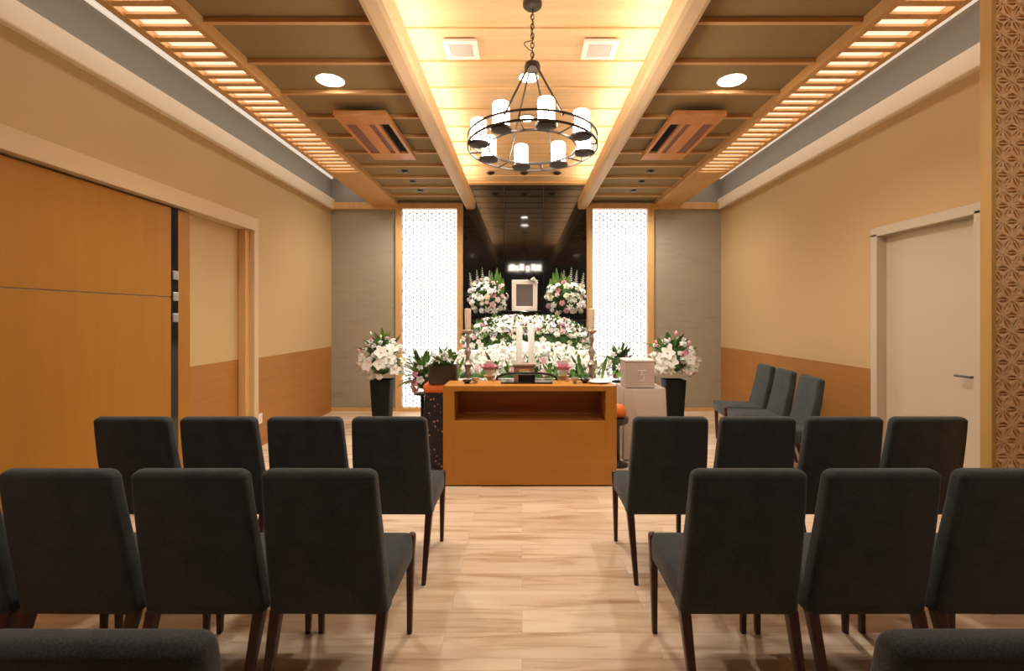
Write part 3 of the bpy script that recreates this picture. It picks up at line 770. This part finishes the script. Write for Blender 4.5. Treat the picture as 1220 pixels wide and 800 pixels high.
def mound(name, label, cx, yb, zb, hx, dy, hz, n, mix, size, seed, power=.5, stuff=160, dip=0, vmin=0, core=None):
    """arched bank of flowers: silhouette z = zb+hz*(1-(x/hx)^2)^power; bulges forward by dy"""
    t = thing(name, label, 'flowers', (cx, yb, zb)); rnd = random.Random(seed)
    def surf(u, v, k=1):        # u -1..1 , v 0..1 from bottom-front to top
        e = max(0, 1-u*u); zt = hz*e**power*(1-dip*math.exp(-(u/.10)**2)); a = v*PI/2
        return Vector((u*hx, -dy*e**.4*math.cos(a)*k, zt*math.sin(a)**.8*k)), Vector((u*.5, -math.cos(a)-.25, math.sin(a)+.15))
    bm = NB(); nu, nv = 24, 8; g = []
    for i in range(nu+1):
        g.append([bm.verts.new(surf(-.99+1.98*i/nu, j/nv, .9)[0]) for j in range(nv+1)])
    for i in range(nu):
        for j in range(nv): bm.faces.new((g[i][j], g[i+1][j], g[i+1][j+1], g[i][j+1]))
    nc = len(bm.faces)
    for f in bm.faces: f.material_index = 2 if core else 0
    for i in range(520 if not core else 60):
        p, nn = surf(rnd.uniform(-.97,.97), rnd.uniform(0,1), .92)
        leaf(bm, p, nn+Vector((rnd.uniform(-1,1), rnd.uniform(-.2,.6), rnd.uniform(-1,1))), size*rnd.uniform(1.2,2.4), size*.6, rnd.choice((0,1)), .4)
    obj('foliage', bm, [M['leaf'], M['leafl']]+([core] if core else []), t)
    pts = []; tries = 0; big = []
    while len(pts) < n+stuff and tries < 30000:
        tries += 1; u = rnd.uniform(-.985,.985); v = rnd.uniform(vmin if rnd.random() > .035 else 0, 1)
        p, nn = surf(u, v, rnd.uniform(.95,1.04)); s = size*rnd.uniform(.7,1.2)
        if any((p-q).length < (s+s2)*.62 for q, s2, _ in pts): continue
        pts.append((p, s, nn))
    pts.sort(key=lambda a: -a[1])
    for p, s, nn in pts[:n]: put_flower(pick(rnd, mix), t, p, nn, s, rnd)
    rest = pts[n:]
    if rest:
        mats = [M['petal'], M['palepink'], M['petalc']]; bm = NB()
        for p, s, nn in rest: merge_flowers(bm, rnd.choice(['white_rose','white_orchid','white_lily']), p, nn, s, rnd, rnd.choice((0,0,0,0,1,2)))
        o = obj('small_blossoms', bm, mats, t); o['kind'] = 'stuff'
    return t
mound('flower_bank', 'arched bank of white and pink flowers on the altar below the portrait frame', CX, 6.44, .98, .86, .33, .44, 96,
      [('white_rose',4),('white_orchid',3),('white_chrysanthemum',2),('pale_pink_carnation',1.4),('pink_rose',.5),('lilac_blossom',1.6),('white_lily',1)], .045, 21, .36, 110, .07, vmin=.27)
mound('flower_bank', 'lower crescent of dense pure white flowers beneath the arched bank', CX, 5.97, .72, .85, .25, .35, 96,
      [('white_chrysanthemum',6),('white_rose',2),('cream_rose',1)], .05, 22, .42, 90, 0, core=M['petal'])

def flower_row(label, loc, hx, n, mix, size, seed, h=.22, greens=60, dy=.12, name='flower_arrangement'):
    t = thing(name, label, 'flowers', loc); rnd = random.Random(seed); bm = NB()
    for i in range(greens):
        x = rnd.uniform(-hx, hx)
        leaf(bm, (x, rnd.uniform(-dy,dy), rnd.uniform(-.02,.06)), (rnd.uniform(-.6,.6), rnd.uniform(-.6,.2), rnd.uniform(.5,1.3)), h*rnd.uniform(.6,1.25), .045, rnd.choice((0,1)), rnd.uniform(0,.6))
    box(bm, -hx*.9, hx*.9, -dy*.7, dy*.7, 0, .04, .005)
    obj('foliage', bm, [M['leaf'], M['leafl']], t); pts = []
    tries = 0
    while len(pts) < n and tries < 5000:
        tries += 1
        p = Vector((rnd.uniform(-hx,hx), rnd.uniform(-dy,dy)-.02, rnd.uniform(.04,h))); s = size*rnd.uniform(.7,1.3)
        if any((p-q).length < (s+s2)*.7 for q, s2 in pts): continue
        pts.append((p,s)); put_flower(pick(rnd, mix), t, p, (rnd.uniform(-.5,.5), -.9, rnd.uniform(.1,.8)), s, rnd)
    return t
flower_row('low row of white lilies and green leaves in front of the white altar crescent', (CX, 5.46, .72), .84, 80,
   [('white_lily',5),('white_bud',2),('white_rose',3),('pink_rose',1),('pale_pink_carnation',1)], .05, 31, .24, 70)
# flank flowers beside the altar on stands
for x, y, z, sd, nm, rr in ((-1.05, 5.1, .60, 41, 'left', .15), (1.13, 5.6, .66, 42, 'right', .15)):
    t = thing('flower_stand', 'slim black pedestal %s of the altar under a small bouquet' % nm, 'stand', (x, y, 0))
    bm = NB(); lathe(bm, [(.12,0),(.12,.015),(.02,.03),(.018,z-.03),(.09,z-.015),(.09,z)], (0,0,0), 20); obj('pedestal', bm, M['blackmat'], t, smooth=True)
    t = thing('bouquet', 'small bouquet of green leaves, white and pink blooms at the %s end of the altar' % nm, 'flowers', (x, y, z))
    bouquet(t, (0,0,.17), (rr,.14,.19), 20, [('white_rose',3),('pink_rose',1.6),('white_bud',1),('white_lily',1)], .042, sd, 55, .19, green=(1,0))

# upper bouquets beside the portrait, with spikes
for s, nm in ((-1, 'left'), (1, 'right')):
    t = thing('bouquet', 'tall white and pink bouquet with snapdragon spikes %s of the portrait frame' % nm, 'flowers', (CX+s*.535, 6.72, 1.36))
    k = s
    bouquet(t, (0,0,.30), (.28,.20,.27), 62, [('white_rose',4),('white_chrysanthemum',2),('white_lily',3),('pale_pink_carnation',1.4),('pink_rose',.4),('cream_rose',1.5)], .046, 51+s, 85, .16,
      spikes=[('white_snapdragon',k*.22,-.04,.10,.052),('white_snapdragon',k*.07,-.05,.18,.05),('white_snapdragon',-k*.02,-.05,.16,.046),('white_snapdragon',k*.14,-.03,.17,.046)])
    bm = NB()
    for dx, L in ((-.16,.36),(-.12,.42),(-.20,.28),(-.06,.36)):
        leaf(bm, (k*(dx+.02), 0, .30), (k*dx*.5, -.1, 1), L, .07, 1, .05)
    obj('tall_leaf', bm, [M['leaf'], M['leafl']], t)

# ---- portrait frame on black stand
t = thing('display_stand', 'low black stand under the white portrait frame', 'stand', (CX-.03, 6.72, 1.36))
bm = NB(); box(bm, -.28, .28, -.10, .10, .0, .03, .004); box(bm, -.24, .24, -.07, .07, .03, .10, .004); box(bm, -.26, .26, -.08, .08, .10, .125, .004)
obj('base', bm, M['lacquer'], t)
t = thing('picture_frame', 'white portrait frame with a blank grey picture above the flowers', 'picture frame', (CX-.03, 6.72, 1.485))
fw, fh = .178, .215; t.location.z = 1.485
bm = NB()
for a, b, c, d_ in ((-fw, fw, 0, .062), (-fw, fw, 2*fh-.062, 2*fh), (-fw, -fw+.062, .062, 2*fh-.062), (fw-.062, fw, .062, 2*fh-.062)): box(bm, a, b, -.02, .015, c, d_, .006)
obj('frame', bm, M['paperwhite'], t)
bm = NB(); box(bm, -fw+.06, fw-.06, -.002, .01, .06, 2*fh-.06); obj('picture', bm, M['photo'], t)
bm = NB()
for k in range(5): petal(bm, .09, .05, .2, (fw-.06, -.03, 2*fh-.02), R(20+k*62), R(20), .2, 0, 3)
for v in bm.verts: pass
for pts in ([(fw-.09,-.03,2*fh),(fw-.05,-.045,2*fh+.03),(fw-.03,-.035,2*fh-.02),(fw-.02,-.03,2*fh-.08)], [(fw-.06,-.03,2*fh-.01),(fw-.03,-.04,2*fh+.0),(fw+.0,-.035,2*fh-.05)]):
    tube(bm, pts, .014, 6)
obj('ribbon_bow', bm, M['cloth'], t, smooth=True)
# ---- candlesticks and items on the offering table
def candlestick(x, label, wax):
    t = thing('candlestick', label, 'candlestick', (x, 4.52, TZ))
    p = [(.055,0),(.058,.012),(.035,.03),(.016,.05),(.028,.08),(.034,.10),(.020,.125),(.030,.16),(.042,.185),(.022,.215),(.015,.25),(.030,.285),(.034,.305),(.016,.33),(.014,.38),(.026,.41),(.020,.44),(.015,.46),(.044,.485),(.050,.50),(.046,.505),(.02,.507)]
    bm = NB(); lathe(bm, p, (0,0,0), 20); obj('stick', bm, M['silver'], t, smooth=True)
    bm = NB(); lathe(bm, [(.026,.505),(.028,.52),(.031,.70),(.02,.705)], (0,0,0), 20); c = obj('candle', bm, wax, t, smooth=True)
    bm = NB(); tube(bm, [(0,0,.70),(.002,0,.725)], .003, 6); obj('wick', bm, M['dark'], c)
candlestick(-.507, 'ornate silver candlestick with beige candle at the left of the offering table', M['waxbeige'])
candlestick(.65, 'ornate silver candlestick with beige candle at the right of the offering table', M['waxbeige'])
for x, nm in ((-.03, 'left'), (.10, 'right')):
    t = thing('candle', '%s of two tall plain white candles in the centre of the altar' % nm, 'candle', (x, 5.275, .72))
    bm = NB(); lathe(bm, [(.06,0),(.06,.015),(.02,.03),(.02,.12),(.045,.13),(.045,.14)], (0,0,0), 20); obj('holder', bm, M['silver'], t, smooth=True)
    bm = NB(); lathe(bm, [(.034,.14),(.034,.575),(.028,.585),(.01,.585)], (0,0,0), 20); obj('wax', bm, M['wax'], t, smooth=True)
for x, nm in ((-.305, 'left'), (.385, 'right')):
    t = thing('lotus_ornament', '%s pink and white lotus flower in a small gold pot' % nm, 'ornament', (x, 4.5, TZ))
    bm = NB(); lathe(bm, [(.03,0),(.045,.01),(.05,.05),(.055,.08),(.05,.085)], (0,0,0), 20); obj('pot', bm, M['gold'], t, smooth=True)
    bm = NB()
    for lay, (n_, L, ti) in enumerate(((9,.115,R(42)),(8,.115,R(60)))):
        for k in range(n_): petal(bm, L, .07, .5, (0,0,.09), 2*PI*k/n_+lay*.3, ti, .0, 0, 3)
    obj('outer_petals', bm, M['pink'], t)
    bm = NB()
    for lay, (n_, L, ti) in enumerate(((7,.12,R(68)),(5,.11,R(82)))):
        for k in range(n_): petal(bm, L, .055, .5, (0,0,.11), 2*PI*k/n_+lay*.3, ti, .0, 0, 3)
    lathe(bm, [(.03,.08),(.05,.12),(.04,.17),(.01,.19)], (0,0,0), 12)
    obj('inner_petals', bm, M['petal'], t)
# black arched tray
t = thing('incense_tray', 'black lacquer tray with an arched handle in the middle of the counter', 'tray', (.04, 4.17, H))
bm = NB(); box(bm, -.22, .22, -.07, .07, 0, .014, .003); obj('base', bm, M['lacquer'], t)
bm = NB(); pts = [(.26*math.sin(a), 0, .012+.075*max(0,math.cos(a))**.55) for a in [R(-88+176*i/24) for i in range(25)]]
tube(bm, pts, .0095, 8); obj('handle', bm, M['lacquer'], t, smooth=True)
bm = NB(); box(bm, -.072, .072, -.04, .04, .014, .075, .006); obj('incense_holder', bm, M['lacquer'], t)
t = thing('incense_box', 'brown wooden box with a brass fitting behind the arched black tray', 'box', (.02, 4.66, TZ))
bm = NB(); box(bm, -.10, .10, -.06, .06, 0, .155, .004); obj('body', bm, mat('reddish box wood', (.30,.15,.09), .35), t)
bm = NB(); box(bm, -.108, .108, -.068, .068, .155, .178, .005); obj('lid', bm, mat('box lid wood', (.36,.24,.16), .35), t)
bm = NB(); box(bm, -.05, .05, -.066, -.06, .10, .125, .003); obj('fitting', bm, M['gold'], t)
# small cups and petals plates on the counter
def cup(x, y, z, r, h, m, label):
    t = obj('offering_cup', lathe_bm([(r*.5,0),(r*.55,.006),(r*.35,.014),(r*.8,h*.5),(r,h),(r*.93,h),(r*.6,h*.45)]), m, smooth=True); t.location = (x,y,z); tag(t, label, 'cup')
def lathe_bm(p, seg=20): bm = NB(); lathe(bm, p, (0,0,0), seg); return bm
cup(.45, 4.14, H, .035, .05, M['silver'], 'small silver cup right of the black tray on the counter')
cup(.54, 4.16, H, .045, .035, M['lacquer'], 'shallow black bowl between cup and candlestick on the counter')
cup(-.40, 4.16, H, .035, .045, M['silver'], 'small silver cup near the left end of the counter')
cup(-.47, 4.13, H, .042, .03, M['lacquer'], 'shallow black bowl at the left end of the counter')
t = obj('offering_plate', lathe_bm([(.05,0),(.055,.005),(.10,.016),(.095,.018),(.05,.010)]), M['wax'], smooth=True); t.location = (.66, 4.17, H); tag(t, 'white shallow plate at the right end of the counter', 'plate')
for i, (x, k, w_) in enumerate(((-.50,'pale_pink_carnation','at the left end of the counter top'), (-.33,'white_rose','beside the small silver cup left of the tray'), (-.25,'pale_pink_carnation','just left of the black arched tray'),
    (.33,'white_orchid','just right of the black arched tray'), (.40,'pink_rose','behind the silver cup right of the tray'), (.60,'pale_pink_carnation','left of the white plate on the counter'))):
    o = bpy.data.objects.new('loose_blossom', FM[k]); COL.objects.link(o)
    o.location = (x, 4.27, H+.008); o.scale = (.028,)*3; o.rotation_euler = (R(20),0,i)
    tag(o, k.replace('_',' ')+' blossom lying '+w_, 'flower', 'loose blossoms on the counter')

# left: dark brown planter box on brocade stand
t = thing('draped_stand', 'small stand with black floral brocade and orange top left of the counter', 'stand', (-.775, 4.52, 0))
bm = NB(); loft(bm, [rrect(0,0,.155,.13,.02,0,3), rrect(0,0,.14,.12,.02,.35,3), rrect(0,0,.115,.11,.02,.71,3)]); obj('drape', bm, M['brocade'], t)
bm = NB(); loft(bm, [rrect(0,0,.12,.115,.03,.71,4), rrect(0,0,.13,.12,.03,.722,4), rrect(0,0,.13,.12,.03,.77,4), rrect(0,0,.12,.11,.03,.785,4)]); obj('cushion', bm, M['orange'], t, smooth=True)
t = thing('planter', 'dark brown flared planter box with a dipped rim at the left end of the counter', 'planter', (-.725, 4.47, .785))
bm = NB(); rg = []
for z, hx, hy in ((0,.115,.07),(.01,.13,.08),(.17,.125,.085)):
    pr = rrect(0,0,hx,hy,.03,z,5)
    if z > .1: pr = [(x,y,z+.028*(abs(x)/hx)**2-.014) for x,y,z in pr]
    rg.append(pr)
inner = [(x*.9,y*.85,z-.002) for x,y,z in rg[-1]]; rg.append(inner); rg.append([(x*.9,y*.85,.05) for x,y,z in rrect(0,0,.12,.08,.03,.05,5)])
loft(bm, rg); obj('body', bm, M['brownbox'], t, smooth=True)
flower_row('airy white flowers rising from the dark brown planter', (-.725, 4.47, .955), .09, 24, [('white_rose',2),('white_lily',2),('white_bud',1)], .024, 61, .12, 16, .045)

# right: orange cushion on black stand
t = thing('cushion_stand', 'slim black stand right of the counter', 'stand', (.90, 4.56, 0))
bm = NB(); lathe(bm, [(.10,0),(.10,.02),(.03,.04),(.022,.06),(.022,.36),(.03,.38),(.075,.39),(.10,.41),(.105,.455)], (0,0,0), 24); obj('pedestal', bm, M['lacquer'], t, smooth=True)
t = tag(obj('cushion', lathe_bm([(.05,0),(.075,.012),(.085,.05),(.07,.10),(.04,.12),(.015,.122)]), M['orange'], smooth=True), 'round orange brocade cushion on the slim black stand', 'cushion'); t.location = (.90, 4.56, .455)

# right: white-cloth side table with wrapped urn box
t = thing('draped_side_table', 'small side table under a pale cloth right of the altar', 'table', (1.19, 4.9, 0))
bm = NB(); rg = []
for z, e, amp in ((.70,-.01,0),(.705,0,0),(.69,.004,.001),(.45,.008,.006),(.02,.012,.012)):
    pr = rrect(0,0,.205+e,.20+e,.02,z,6); out = []
    for i,(x,y,zz) in enumerate(pr):
        w_ = 1+amp*4*math.sin(i*1.7); out.append((x*w_, y*w_, zz))
    rg.append(out)
loft(bm, [rg[0], rg[1], rg[2], rg[3], rg[4]]); obj('cloth', bm, M['pinkcloth'], t, smooth=True)
t = thing('urn_box', 'pale cloth covered urn box with a faint mark on the draped side table', 'box', (1.155, 4.86, .706))
bm = NB(); box(bm, -.142, .142, -.13, .13, 0, .255, .006); obj('body', bm, M['pinkcloth'], t)
bm = NB(); box(bm, -.148, .148, -.136, .136, .255, .275, .005); obj('lid', bm, M['cloth'], t)
bm = NB()
for (a,b,c,d_) in ((-.02,.055,.165,.175),(.01,.02,.12,.165),(.0,.045,.125,.133),(.03,.04,.08,.12),(.0,.03,.07,.079)): box(bm, a, b, -.1325, -.129, c, d_)
obj('mark', bm, M['cloth'], t)
